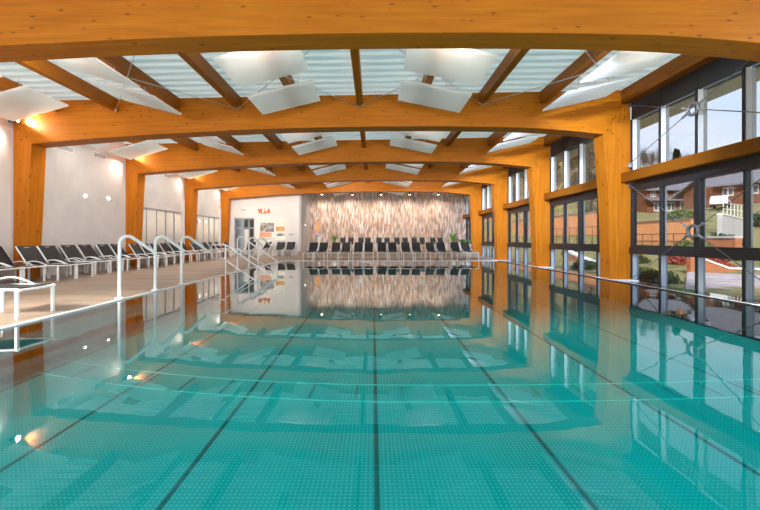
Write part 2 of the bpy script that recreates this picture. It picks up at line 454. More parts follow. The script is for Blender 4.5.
# tie rods of the roof bracing (nearest bay)
nodes=[-565,-297,-29,239,556]
zn=lambda x: Z(ht(x)-27)
k=0
def rod(p,q,r=.011): return MB().tube([p,q],r,6)
for i in range(4):
    for (a,bb) in ((nodes[i],nodes[i+1]),(nodes[i+1],nodes[i])):
        q=(X(a),FR[1]-.02,zn(a)); p=(X(bb),FR[0]+FT+.02,zn(bb))
        t=thing('roof_tie_rod',f"thin steel rod slanting {'left' if a<bb else 'right'} into the distance, {ORD[i]} roof rod cross from the left",'tie rod',q,group='tie rods bracing the roof')
        d=Vector(p)-Vector(q)
        MB().tube([(0,0,0),d],.010,6).build('rod',M['steel'],t)
        e=d.normalized()
        MB().tube([e*.0,e*.16],.022,8).build('end_fork',M['steel'],t)
        MB().tube([d-e*.16,d],.022,8).build('end_fork',M['steel'],t)
        k+=1

# acoustic panels
PC=[(-748,244,-632,276),(-517,288,-398,257),(-229,258,-109,287),(51,288,180,262),(353,265,483,295)]
colname=['leftmost column','second column from left','third column from left','fourth column from left','rightmost column']
pp={}
for b in range(5):
    for c,(xa,ha,xb,hb_) in enumerate(PC):
        for row,(oa,ob) in enumerate(((.235,.506),(.615,.88))):
            lab=f"white tilted ceiling panel, {['nearer','farther'][row]} of the {colname[c]}, {bayname[b]} roof bay"
            cx=X((xa+xb)/2); cz=Z((ha+hb_)/2); y0=FR[b]+oa*S; y1=FR[b]+ob*S
            key=(c,row)
            if key in pp: dup(pp[key],(cx,y0,cz),0,lab); continue
            t=thing('acoustic_panel',lab,'ceiling panel',(cx,y0,cz),group='white tilted panels hung below the roof'); pp[key]=t
            ang=math.atan2(hb_-ha,xb-xa); L=math.hypot(xb-xa,hb_-ha)*U/2
            Mx=Matrix.Rotation(-ang,4,'Y')
            MB().box(-L,L,0,y1-y0,0,.045,Mx).build('board',M['panel'],t,bevel=.008)
            for sx in (-.5,.5):
                for yy in (.25,y1-y0-.25):
                    p0=Mx@Vector((sx*L,yy,.045)); zt=Z(ht((cx+p0.x)/U))-cz
                    MB().tube([p0,(p0.x,p0.y,zt+.01)],.005,5).build('hanger',M['steel'],t)

# ---------------------------------------------------------------- left wall, entrance wall, back wall
def zroof(x): return Z(ht(x/U))
wl=MB().box(WALL_L-.25,WALL_L,-.5,BACK+.25,-.4,zroof(WALL_L)).build('wall_left',M['stucco']); structure(wl)
EN=Y(5.36)
# entrance wall with an opening for the lobby
xe=X(-396); ex0,ex1=X((234-373)*5.36),X((254.2-373)*5.36); eh=Z((239-218)*5.36)
mb=MB()
mb.prism([(WALL_L,0),(ex0,0),(ex0,eh),(ex1,eh),(ex1,0),(xe,0),(xe,zroof(xe)),(WALL_L,zroof(WALL_L))],'y',EN,EN+.2)
structure(mb.build('wall_entrance',M['whitewall']))
structure(MB().prism([(xe,0),(X(-385),0),(X(-385),zroof(X(-385))),(xe,zroof(xe))],'y',EN+.0,BACK).build('wall_corridor',M['greywall']))
structure(MB().prism([(X(-386),-.4),(WALL_R+.25,-.4),(WALL_R+.25,zroof(WALL_R)),(X(-386),zroof(X(-386)))],'y',BACK,BACK+.25).build('wall_back',M['stone']))
# lobby behind the opening
structure(MB().box(ex0-.3,ex1+.3,BACK-.6,BACK-.5,0,eh+.3).build('wall_lobby',M['lobby']))
d=thing('door_1',None,None,(ex0,EN+.05,0)); structure(d)
wd=ex1-ex0
fm=MB()
for x in (0,wd-.06,wd*.42,wd*.70): fm.box(x,x+.07,0,.07,0,eh-.02)
fm.box(0,wd,0,.07,eh-.10,eh-.02); fm.box(0,wd,0,.07,eh*.72,eh*.72+.07); fm.box(0,wd*.42,0,.07,eh*.42,eh*.42+.06)
fm.build('door_frame',M['alu'],d)
MB().box(.02,wd-.02,.03,.04,.02,eh-.04).build('pane',M['lobbyglass'],d)
MB().box(wd*.49,wd*.70,.02,.05,.05,eh*.70).build('door_leaf',M['cream'],d)
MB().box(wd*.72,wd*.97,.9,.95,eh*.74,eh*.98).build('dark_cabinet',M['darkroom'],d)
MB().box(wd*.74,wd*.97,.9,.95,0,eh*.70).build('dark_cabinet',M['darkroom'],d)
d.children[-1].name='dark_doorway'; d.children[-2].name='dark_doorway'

# glazed partitions in the left wall (second to fourth bays) with cream curtains
wi=6
for k in (2,3):
    ya,yb=FR[k-0]+FT+.03 if False else FR[k-1+0]+FT+.0, FR[k]
    ya=FR[k]+FT+.02 if k<4 else ya
for (ya,yb) in ((FR[2]+FT+.02-S,FR[2]-.02),(FR[2]+FT+.02,FR[3]-.02),(FR[3]+FT+.02,FR[4]-.02)):
    first = ya < FR[1]+1.0
    w=thing(f'window_{wi}',None,None,(WALL_L,ya,0)); structure(w); wi+=1
    L=yb-ya; H=Z(106)
    if first:   # only the tall white jamb stands in this bay, beside the timber column
        MB().box(0,.10,.0,.12,0,Z(140)).build('jamb',M['whitewall'],w)
        continue
    MB().box(0,.09,L-.30,L-.12,0,Z(160 if yb<FR[3] else 156)).build('jamb',M['whitewall'],w)
    MB().box(0,.08,0,L-.31,H,H+.05).build('head_rail',M['vent'],w)
    n=5; wv=(L-.32)/n
    for i in range(n):
        mb=MB(); pts=[]
        for j in range(13): pts.append((.035+.018*math.sin(j*2.2+i),i*wv+.02+(wv-.05)*j/12))
        vs=[(p[0],p[1],z) for z in (.02,H-.01) for p in pts]
        mb.add(vs,[(j,j+1,j+14,j+13) for j in range(12)],True)
        o=mb.build('curtain',M['cream'],w)
        mm=o.modifiers.new('thick','SOLIDIFY'); mm.thickness=.008
        if i: MB().box(.05,.08,i*wv-.02,i*wv+.01,0,H).build('glazing_bar',M['vent'],w)

# vents and round lamps on the left wall
def vent(y,h,lab):
    t=thing('wall_vent',lab,'vent',(WALL_L+.001,y,Z(h)),group='air vents high on the left wall')
    f=MB(); w,hh=.32,.095
    f.box(0,.02,-w,w,hh-.02,hh); f.box(0,.02,-w,w,-hh,-hh+.02); f.box(0,.02,-w,-w+.02,-hh+.02,hh-.02); f.box(0,.02,w-.02,w,-hh+.02,hh-.02)
    f.build('frame',M['coping'],t)
    for i in range(5):
        z=-hh+.035+i*.03; MB().box(.002,.014,-w+.02,w-.02,z,z+.018).build('slat',M['vent'],t)
vent(Y(2.57),233,'nearer long air vent high on the grey left wall'); vent(Y(2.90),241,'farther long air vent high on the grey left wall')
vent(Y(3.85),243,'small air vent high above the curtained glazing on the left wall')
def walllamp(loc,lab,rot=0,group='round lit lamps on the walls'):
    t=thing('wall_lamp',lab,'lamp',loc,rot,group)
    MB().tube([(0,0,0),(.05,0,0)],.075,20).build('housing',M['white'],t)
    MB().tube([(.05,0,0),(.062,0,0)],[.066,.058],20).build('lens',M['lamp'],t)
walllamp((WALL_L+.001,Y(2.74),Z(118)),'left one of two round lamps on the grey left wall')
walllamp((WALL_L+.001,Y(2.98),Z(121)),'right one of two round lamps on the grey left wall')
walllamp((WALL_L+.08,Y(4.50),Z(80)),'left one of two glowing discs imitating reflections on the curtained glazing')  # lit discs added in place of reflections in the glazing
walllamp((WALL_L+.08,Y(4.68),Z(80)),'right one of two glowing discs imitating reflections on the curtained glazing')
walllamp((X(-385)+.001,Y(5.62),Z(79)),'round lamp on the grey corridor wall beside the stone wall')

# black spotlights on the left columns' heads
for k in (1,2,3,4):
    y=FR[k]-.10; h=[0,257,262,268,272][k]
    t=thing('column_spotlight',f"small black spotlight by the head of the {ORD[k]} left column from the front",'spotlight',(WALL_L+.12,y,Z(h)),group='spotlights by the left column heads')
    MB().box(-.12,-.02,-.03,.03,-.03,.03).build('bracket',M['black'],t)
    MB().tube([(-.03,0,0),(.10,0,.02)],.055,14).build('lamp_can',M['black'],t)
    MB().tube([(.100,0,.02),(.108,0,.021)],.047,14).build('lens',M['warmlamp'],t)
    l=bpy.data.lights.new('spot','SPOT'); l.energy=75; l.color=(1,.80,.55); l.spot_size=R(95); l.spot_blend=.6; l.shadow_soft_size=.05
    lo=bpy.data.objects.new('lamp_light',l); COL.objects.link(lo); lo.parent=t; lo.location=(.16,0,.03)
    lo.rotation_euler=Vector((1,.12,.10)).to_track_quat('-Z','Y').to_euler()
    l=bpy.data.lights.new('spot','SPOT'); l.energy=50; l.color=(1,.86,.74); l.spot_size=R(105); l.spot_blend=.9; l.shadow_soft_size=.05
    lo=bpy.data.objects.new('wall_wash_light',l); COL.objects.link(lo); lo.parent=t; lo.location=(.14,-.04,-.06)
    lo.rotation_euler=Vector((.15,-.7,-1)).to_track_quat('-Z','Y').to_euler()

# sign, backlit pictures, little plates on the entrance wall
def ep(x,y): return (X((x-373)*5.36), EN, Z((239-y)*5.36))
t=thing('wall_sign','small orange lettered sign high on the white entrance wall','sign',ep(264.5,211))
px=X(1)*5.36
def bar(mb,x0,z0,x1,z1,w=.075):
    a=Vector((x0,0,z0)); b=Vector((x1,0,z1)); dd=(b-a).normalized(); n=Vector((-dd.z,0,dd.x))*w/2
    mb.add([(a+n)+Vector((0,-.04,0)),(a-n)+Vector((0,-.04,0)),(b-n)+Vector((0,-.04,0)),(b+n)+Vector((0,-.04,0)),a+n,a-n,b-n,b+n],
           [(0,1,2,3),(0,4,5,1),(1,5,6,2),(2,6,7,3),(3,7,4,0),(4,7,6,5)])
gl=[[(-.40,.15,-.33,-.15),(-.33,-.15,-.26,.15)],[(-.20,.15,-.20,-.15),(-.20,-.15,-.06,-.15)],[(0,.05,0,-.15),(0,-.15,.13,-.15),(.13,-.15,.13,.0),(0,.15,.04,.15)],[(.22,-.15,.29,.15),(.29,.15,.36,-.15),(.25,-.04,.33,-.04)]]
for g in gl:
    mb=MB()
    for s4 in g: bar(mb,*s4)
    mb.build('letter',M['orangeglyph'],t)
t=thing('backlit_picture','wide backlit grey and orange picture on the white entrance wall','picture',ep(267.2,237.2))
MB().box(-.50,.50,-.05,-.0,-.05,1.12).build('light_box',M['piccream'],t)
MB().box(-.46,.46,-.06,-.051,.36,.95).build('upper_print',M['pictop'],t)
MB().box(-.50,.30,-.06,-.051,.0,.33).build('lower_print',M['picbot'],t)
t=thing('backlit_picture','narrow backlit cream and amber picture, right of the wide one','picture',ep(280.3,239.5))
MB().box(-.30,.30,-.05,0,-.02,1.34).build('light_box',M['piccream'],t)
MB().box(-.29,.29,-.06,-.051,.56,.85).build('upper_print',M['picband'],t)
MB().box(-.26,.28,-.06,-.051,.22,.40).build('lower_print',M['pictop'],t)
for (x,y,lab) in ((243.5,210,'small grey plate high above the lobby doorway'),(291.5,234.5,'small grey plate right of the backlit pictures')):
    t=thing('wall_plate',lab,'plate',ep(x,y)); MB().box(-.14,.14,-.03,0,-.04,.04).build('plate',M['vent'],t)

# ---------------------------------------------------------------- window wall on the right
def facade(k):
    ya=FR[k]+FT if k<4 else FR[4]+FT
    yb=FR[k+1] if k<4 else BACK
    w=thing(f'window_{k+1}',None,None,(WALL_R,ya,0)); structure(w)
    L=yb-ya; n=4 if k<4 else 3; st=L/n
    # fascia
    MB().box(.0,.06,0,L,Z(261),Z(299)).build('fascia',M['fascia'],w)
    for i in range(n+1):
        y=min(max(i*st,.02),L-.05)
        MB().box(-.012,.0,y-.02,y+.03,Z(261),Z(299)).build('fascia_joint',M['black'],w)
    # upper lights
    for i in range(n+1):
        y=i*st-.035 if 0<i<n else (0 if i==0 else L-.07)
        MB().box(.0,.19,y,y+.07,Z(145),Z(261)).build('mullion',M['cap'],w)
        MB().box(-.03,-.0005,y+.012,y+.058,Z(145),Z(261)).build('mullion_cap',M['black'],w)
        MB().box(.0,.15,y,y+.07,Z(-97),Z(-32)).build('mullion',M['alu'],w)
        MB().box(-.03,-.0005,y+.012,y+.058,Z(-97),Z(-32)).build('mullion_cap',M['black'],w)
    for i in range(n):
        y0=i*st+.04; y1=(i+1)*st-.04
        MB().box(.10,.112,y0,y1,Z(143),Z(263)).build('pane',M['glass'],w)
        MB().box(.10,.112,y0,y1,Z(-100),Z(-31)).build('pane',M['glass'],w)
    # transom
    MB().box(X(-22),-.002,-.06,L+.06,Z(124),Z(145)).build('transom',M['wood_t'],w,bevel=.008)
    MB().box(-.03,.10,0,L,Z(109),Z(124)).build('lintel',M['black'],w)
    # opening sashes
    ns=2; sl=L/ns
    for s_ in range(ns):
        y0=s_*sl; y1=y0+sl; f=MB(); wd=.065
        f.box(-.02,.11,y0+.004,y0+wd,Z(-18),Z(109)); f.box(-.02,.11,y1-wd,y1-.004,Z(-18),Z(109))
        f.box(-.02,.11,y0+wd,y1-wd,Z(-18),Z(-18)+.06); f.box(-.02,.11,y0+wd,y1-wd,Z(109)-.06,Z(109))
        fr=f.build('sash',M['black'],w)
        MB().box(-.01,.10,(y0+y1)/2-.018,(y0+y1)/2+.018,Z(-18)+.06,Z(109)-.06).build('glazing_bar',M['black'],fr)
        for a,b in ((y0+wd,(y0+y1)/2-.025),((y0+y1)/2+.025,y1-wd)):
            MB().box(.04,.052,a,b,Z(-18)+.05,Z(109)-.05).build('pane',M['glass'],fr)
        MB().box(.115,.20,y0+.01,y0+.06,Z(-18),Z(109)).build('outer_reveal',M['cap'],fr)
        MB().box(.102,.14,(y0+y1)/2-.02,(y0+y1)/2+.02,Z(-18),Z(109)).build('outer_reveal',M['cap'],fr)
    MB().box(-.06,.12,0,L,Z(-32),Z(-18)).build('middle_rail',M['black'],w)
    MB().box(-.02,.12,0,L,Z(-105),Z(-97)).build('bottom_rail',M['black'],w)
for k in range(5): facade(k)
structure(MB().box(WALL_R+.26,X(640),FR[0],BACK,Z(262),Z(268)).build('trim_1',M['soffit']))
structure(MB().box(WALL_R+.0,WALL_R+.25,FR[0],BACK,-.9,Z(-105)).build('wall_right',M['concrete']))

# cable crosses with rings in the nearest window bay
def cross(name,lab,z0,z1):
    ya,yb=FR[0]+FT,FR[1]; yc=(ya+yb)/2; zc=(z0+z1)/2
    xx=WALL_R-.09
    t=thing(name,lab,'cable bracing',(xx,yc,zc),group='ringed cable crosses in the nearest window bay')
    MB().torus((0,0,0),'x',.125,.035).build('ring',M['gun'],t)
    for sy in (-1,1):
        for sz in (-1,1):
            e=Vector((.0,sy*(yb-ya)/2,sz*(z1-z0)/2)); dn=e.normalized()
            MB().tube([dn*.13,e],.010,6).build('rod',M['gun'],t)
            MB().tube([dn*.12,dn*.30],.026,8).build('turnbuckle',M['steel'],t)
            MB().box(e.x-.02,e.x+.06,e.y-.06*(sy>0),e.y+.06*(sy<0),e.z-.06,e.z+.06).build('anchor_plate',M['steel'],t)
cross('cable_cross','upper steel cable cross with a ring, in front of the top panes',Z(162),Z(294))
cross('cable_cross','lower steel cable cross with a ring, in front of the large panes',Z(-94),Z(121))

# ---------------------------------------------------------------- deck and pool
mb=MB()
mb.box(WALL_L,POOL_L,POOL_N,BACK,-.5,0)
mb.box(POOL_L,WALL_R,POOL_F,BACK,-.5,0)
mb.box(WALL_L,WALL_R,-1.5,POOL_N,-.5,0)
structure(mb.build('floor',M['deck']))
mb=MB()
mb.box(POOL_L-.055,POOL_L+.012,POOL_N,POOL_F-.02,-.05,.003)
structure(mb.build('trim_2',M['coping']))
structure(MB().box(POOL_L+.02,POOL_R,POOL_F-.012,POOL_F+.09,-.05,.010).build('trim_3',M['coping']))
structure(MB().box(POOL_R+.026,POOL_R+.05,POOL_N,POOL_F-.02,-.012,.008).build('trim_4',M['coping']))
structure(MB().prism([(POOL_R-.01,-.6),(POOL_R+.05,-.6),(POOL_R+.05,-.013),(POOL_R+.025,-.013),(POOL_R+.025,.004),(POOL_R-.01,.004)],'y',POOL_N,POOL_F-.02).build('trim_5',M['fascia']))
# white pads at the right column feet
for k in range(5):
    structure(MB().box(POOL_R+.0,WALL_R-.002,FR[k]-.30,FR[k]+FT+.25,-.5,.0045).build(f'trim_{6+k}',M['coping']))
# basin: floor slopes gently
mb=MB()
z0,z1=-.66,-.40
vs=[(POOL_L,POOL_N,z0),(POOL_R,POOL_N,z0),(POOL_R,POOL_F,z1),(POOL_L,POOL_F,z1)]
mb.add(vs,[(0,1,2,3)])
structure(mb.build('pool_floor',M['pool']))
mb=MB(); zt=-.02
for (a,b) in (((POOL_L,POOL_N),(POOL_L,POOL_F)),((POOL_L,POOL_F),(POOL_R,POOL_F)),((POOL_R,POOL_F),(POOL_R,POOL_N)),((POOL_R,POOL_N),(POOL_L,POOL_N))):
    mb.add([(a[0],a[1],-.7),(b[0],b[1],-.7),(b[0],b[1],zt),(a[0],a[1],zt)],[(0,1,2,3)])
mb.add([(POOL_R+.05,POOL_N,-.35),(WALL_R,POOL_N,-.35),(WALL_R,POOL_F,-.35),(POOL_R+.05,POOL_F,-.35)],[(0,1,2,3)])
structure(mb.build('pool_wall',M['poolwall']))
wt=MB()
for xa,xb in ((POOL_L+.012,POOL_R-.01),(POOL_R+.051,WALL_R-.025)):
    wt.add([(xa,POOL_N,WATER),(xb,POOL_N,WATER),(xb,POOL_F-.013,WATER),(xa,POOL_F-.013,WATER)],[(0,1,2,3)])
o=wt.build('pool_water',M['water']); tag(o,'still turquoise water filling the swimming pool','water',kind='stuff')

def zfloor(y): return lerp(z0,z1,(y-POOL_N)/(POOL_F-POOL_N))
# underwater drain channel across the floor: two pale bars with cross ticks
t=thing('floor_channel','pale double line of an underwater channel crossing the pool floor','drain channel',(0,4.0,zfloor(4)))
def chY(x,b): return b+(.036*x*x-.038*x if x<0 else .012*x*x-.02*x)-4.0
for b in (3.80,4.22):
    pts=[]
    for i in range(41):
        x=lerp(POOL_L+.02,POOL_R-.02,i/40); y=chY(x,b); pts.append((x,y,zfloor(y+4)-zfloor(4)+.012))
    MB().tube(pts,.0075,6).build('edge_strip',M['cream'],t)
for i in range(22):
    x=-4.2+i*.5
    if x>POOL_R-.1: break
    y0,y1=chY(x,3.80),chY(x,4.22)
    MB().tube([(x,y0,zfloor(y0+4)-zfloor(4)+.01),(x+.02,y1,zfloor(y1+4)-zfloor(4)+.01)],.006,5).build('cross_bar',M['vent'],t)
# underwater bench of steel tubes along the left edge
t=thing('underwater_bench','underwater bench of pale parallel tubes along the near left pool edge','bench',(POOL_L,2.6,-.13))
for i in range(10):
    x=.16+i*.075
    MB().tube([(x,0,.02),(x,4.2,.02)],.009,6).build('tube',M['vent'],t)
for y in (.3,2.1,3.9): MB().box(.02,.80,y,y+.04,-.03,.005).build('bracket',M['steel'],t)
# underwater steps between the two stair rails
t=thing('pool_steps','submerged pale steps at the left pool edge between the stair rails','steps',(POOL_L,Y(2.27),zfloor(Y(2.5))))
for i in range(3): MB().box(.02,.45*(3-i)+.0,0,Y(.56),.0 if i==0 else .1*i+.001,.1*(i+1)).build('step',M['poolwall'],t)

# ---------------------------------------------------------------- rails
def arc_path(p0,up,c_r,dirv,slope_len,drop):
    d=Vector(dirv).normalized(); pts=[Vector(p0),Vector(p0)+Vector((0,0,up-c_r))]
    base=Vector(p0)+Vector((0,0,up-c_r))
    ang_end=math.pi/2+math.atan2(drop,slope_len)
    for i in range(1,13):
        a=ang_end*i/12
        pts.append(base+d*(c_r*(1-math.cos(a)))+Vector((0,0,c_r*math.sin(a))))
    last=pts[-1]; tang=(d*slope_len+Vector((0,0,-drop)))
    pts.append(last+tang)
    return pts
grp='white arched grab rails along the left pool edge'
def grab(D,lab,mat):
    t=thing('grab_rail',lab,'handrail',(POOL_L-.06,Y(D),0.004),group=grp)
    MB().tube(arc_path((0,0,.006),1.14,.13,(.62,.78,0),.40,.30),.030,12).build('rail',mat,t)
    MB().lathe([(.0,.006),(.085,.006),(.085,.016),(.045,.03),(.034,.03)]).build('base_flange',M['railsteel'],t)
    return t
g1=grab(1.483,'nearest white arched grab rail on the left pool edge',M['railsteel'])
for D,lab in ((1.725,'second nearest white arched grab rail on the left pool edge'),(1.96,'third nearest arched grab rail, just before the white stair railing'),
              (3.03,'arched grab rail just past the white stair railing'),(3.27,'farthest arched grab rail along the left pool edge')):
    dup(g1,(POOL_L-.06,Y(D),0.004),0,lab)
# stair railings descending into the water
t=thing('stair_railing','nearer white stair railing with a square end loop descending into the pool','railing',(X(-332),Y(2.25),0))
zw=-.25
def P(x,h): return (X(x+332),0,Z(h))
r_=.017
MB().tube([P(-332,-13),P(-363,-13),P(-363,-44),P(-332,-44)],r_,8).build('end_loop',M['white'],t)
MB().tube([(0,0,Z(-13)),(0,0,zfloor(Y(2.25))+.31)],r_,8).build('post',M['white'],t)
MB().tube([P(-332,-13),P(-212,-95)],r_,8).build('top_rail',M['white'],t)
MB().tube([P(-332,-48),P(-262,-95)],r_,8).build('middle_rail',M['white'],t)
t=thing('stair_railing','farther white stair railing with an arched post descending into the pool','railing',(X(-388),Y(2.86),0))
def P(x,h): return (X(x+388),0,Z(h))
MB().tube([(0,0,.002),(0,0,1.05)]+[(.12*(1-math.cos(a)),0,1.05+.12*math.sin(a)) for a in [math.pi/2*i/6*1.25 for i in range(1,7)]]+[P(-274,-64)],.024,10).build('top_rail',M['white'],t)
MB().tube([P(-274,-64),(X(-274+388),0,zfloor(Y(2.86))+.01)],r_,8).build('post',M['white'],t)
MB().tube([P(-388,-25),P(-274,-97)],r_,8).build('middle_rail',M['white'],t)
MB().lathe([(.0,.006),(.075,.006),(.075,.016),(.03,.03),(.024,.03)]).build('base_flange',M['white'],t)

# ---------------------------------------------------------------- loungers
def lounger(L,w,sh=.40,top=.90,legspan=None):
    """origin: floor centre under the head end; local +y runs to the foot"""
    r=thing('sun_lounger','','sun lounger',(0,0,0))
    hw=w/2; jb=.46 if L>1.6 else .36         # where back and seat meet
    tr=.017
    # side rails + cross bars
    f=MB()
    for s_ in (-1,1):
        f.tube([(s_*hw,jb-.06,sh),(s_*hw,L,sh)],tr,8)
    for y in (jb+.02,L-.0): f.tube([(-hw,y,sh-.01),(hw,y,sh-.01)],tr,8)
    f.build('frame',M['white'],r)
    # seat sling, slightly sagging
    mb=MB(); n=14; vs=[];fs=[]
    for i in range(n+1):
        y=lerp(jb,L-.03,i/n); zz=sh+.030-.02*math.sin(math.pi*i/n)
        for j in range(5):
            q=j/4*2-1; vs.append((q*(hw-.015),y,zz-.02*(1-q*q)))
    for i in range(n):
        for j in range(4): a=i*5+j; fs.append((a,a+1,a+6,a+5))
    mb.add(vs,fs,True); o=mb.build('seat_sling',M['sling'],r); m=o.modifiers.new('t','SOLIDIFY'); m.thickness=.008
    # back
    b0=Vector((0,jb,sh+.02)); b1=Vector((0,.04,top))
    mb=MB(); vs=[];fs=[]
    nrm=Vector((0,.55,.83))
    for i in range(11):
        p=b0.lerp(b1,i/10)
        for j in range(5):
            q=j/4*2-1; v=p+Vector((q*(hw-.012),.012,.016))-Vector((0,.5,.3))*.025*(1-q*q); vs.append(v)
    for i in range(10):
        for j in range(4): a=i*5+j; fs.append((a,a+1,a+6,a+5))
    mb.add(vs,fs,True); bk=mb.build('back_sling',M['sling'],r); m=bk.modifiers.new('t','SOLIDIFY'); m.thickness=.010
    f=MB(); 
    for s_ in (-1,1): f.tube([(s_*hw,jb,sh),(s_*hw,b1.y,b1.z)],tr,8)
    f.tube([(-hw,b1.y+.02,b1.z-.035),(hw,b1.y+.02,b1.z-.035)],.010,8)
    f.build('back_frame',M['white'],r)
    MB().tube([(-hw*.8,b0.y-.18,sh+.16),(-hw*.8,b0.y-.02,sh-.02)],.010,6).build('back_prop',M['white'],r)
    for s_ in (-1,1):
        pts=[]
        for i in range(9):
            q=i/8; pts.append((s_*(hw+.002),lerp(jb-.10,jb+(.42 if L>1.6 else .5),q),sh+.012+(.13 if L>1.6 else .105)*math.sin(math.pi*(q*.86+.14))))
        MB().tube(pts,.014,8).build('armrest',M['white'],r)
        for y in (jb+.03,L-.03):
            MB().box(s_*hw-.017,s_*hw+.017,y-.018,y+.018,0,sh-.01).build('leg',M['white'],r)
    return r
long_l=lounger(2.02,.50); short_l=lounger(1.18,.56); mid_l=lounger(1.18,.42)
used={}
def place(proto,x,y,rz,lab,group,z=0):
    if id(proto) not in used:
        used[id(proto)]=1; proto.location=(x,y,z); proto.rotation_euler=(0,0,rz); proto['label']=lab; proto['group']=group; return proto
    return dup(proto,(x,y,z),rz,lab,group)
# left row: heads to the wall, feet towards the pool (+x): rz=-90deg
i=0; last=0
for px_ in (-52,-22,12.5,34,59,76.5,95.5,109,125,136,148.5,158.7,168,177,186,192.3,201,207,213,220):
    hx=WALL_L+.06; D=(abs(hx/U)-3)/(373-px_); yc=Y(D)+.285
    for k in range(5):          # keep clear of the columns standing in front of the wall
        if FR[k]-.36 < yc < FR[k]+FT+.36:
            hx=X(-767)+.06; D=(abs(hx/U)-3)/(373-px_); yc=Y(D)+.285
    yc=max(yc,last+.615); last=yc
    place(short_l,hx,yc,R(-90),f'black sling lounger, {ORD[i]} from the front in the row along the left wall','loungers along the left wall'); i+=1
place(short_l,X(-394)-1.18,Y(1.175),R(-90),'white framed lounger at the far left edge, foot end nearest the camera by the pool','lounger by the near pool edge')
# front row on the back deck, feet to the pool
fx=[314,324,336.3,346.4,358.6,368.8,381.6,392.2,405.2,415.8,429.4,440.2,454,464.6]
for i,x in enumerate(fx):
    place(long_l,X((x-373)*4.58),Y(4.15)+2.02,R(180),f"black lounger, {ORD[i]} from the left in the front row at the pool's far end",'front row of loungers at the far end')
# raised step with the second row
structure(MB().box(X(-385)+.0,WALL_R-.3,Y(5.12),BACK,0.0,.30).build('trim_11',M['deck']))
sx=[343,351,361,368,379,387,396.8,405,414,422,432.6,440]
for i,x in enumerate(sx):
    place(mid_l,X((x-373)*5.72),Y(5.66)+.36,R(180),f'black lounger, {ORD[i]} from the left in the raised back row by the stone wall','back row of loungers by the stone wall',.30)
# loungers by the entrance wall
for (x,lab) in ((279.3,'black lounger under the narrow backlit picture by the entrance wall'),(289.6,'black lounger right of the backlit pictures by the entrance wall')):
    place(short_l,X((x-373)*5.2),EN-.12,R(180),lab,'loungers by the entrance wall')
place(short_l,X((267-373)*5.15),EN-.30,R(150),'turned black lounger below the wide backlit picture','loungers by the entrance wall')
place(short_l,X((245.8-373)*5.02),EN-.30,R(180),'black lounger in front of the lobby doorway by the entrance wall','loungers by the entrance wall')

# ---------------------------------------------------------------- plants and pedestal at the back
def leafy(name,lab,x,D,z,h,n,spread,seed,potr=.2,poth=.4,wid=.09):
    rnd=random.Random(seed)
    t=thing(name,lab,'plant',(X((x-373)*D),Y(D),z),group='potted plants by the stone wall')
    MB().lathe([(0,0),(potr*.75,0),(potr,poth),(potr*.9,poth),(potr*.85,poth-.05),(0,poth-.05)]).build('pot',M['pot'],t)
    mb=MB()
    for i in range(n):
        a=rnd.uniform(0,2*math.pi); ln=h*rnd.uniform(.6,1); sp=spread*rnd.uniform(.4,1)
        pts=[]
        for j in range(7):
            q=j/6; pts.append(Vector((math.cos(a)*sp*q**1.5,math.sin(a)*sp*q**1.5,poth-.05+ln*(q-.25*q**3))))
        side=Vector((-math.sin(a),math.cos(a),0)); vs=[];fs=[]
        for j,p in enumerate(pts):
            ww=wid*math.sin(math.pi*(.08+.9*j/6)); vs+=[p-side*ww,p+Vector((0,0,-.01)),p+side*ww]
        for j in range(6):
            for c in range(2): b=j*3+c; fs.append((b,b+1,b+4,b+3))
        mb.add(vs,fs,True)
    o=mb.build('foliage',M['leaf'],t); m=o.modifiers.new('t','SOLIDIFY'); m.thickness=.004
leafy('potted_plant','small green plant in a pot behind the third lounger, left of the back row',334.5,5.98,.30,.75,22,.26,1,.16,.55)
leafy('potted_palm','tall leaning green plant behind the right end of the back row',453,5.95,.30,1.15,16,.45,2,.18,.5,.10)
leafy('potted_plant','low bushy green plant in the back right corner by the window',462,5.9,.30,.55,30,.42,3,.2,.45)
leafy('potted_plant','green plant in the far right corner against the last window',468.5,5.75,.30,.50,26,.32,4,.2,.45)
t=thing('pedestal_lamp','white pedestal with a grey domed top before the left end of the stone wall','pedestal',(X((318.5-373)*5.95),Y(5.95),.30))
MB().lathe([(0,0),(.20,0),(.20,.06),(.13,.10),(.12,.80),(.17,.86),(.17,.92),(0,.92)]).build('pedestal',M['white'],t)
MB().lathe([(.15,.92),(.15,1.02),(.12,1.12),(.05,1.18),(0,1.19)]).build('dome',M['alu'],t)
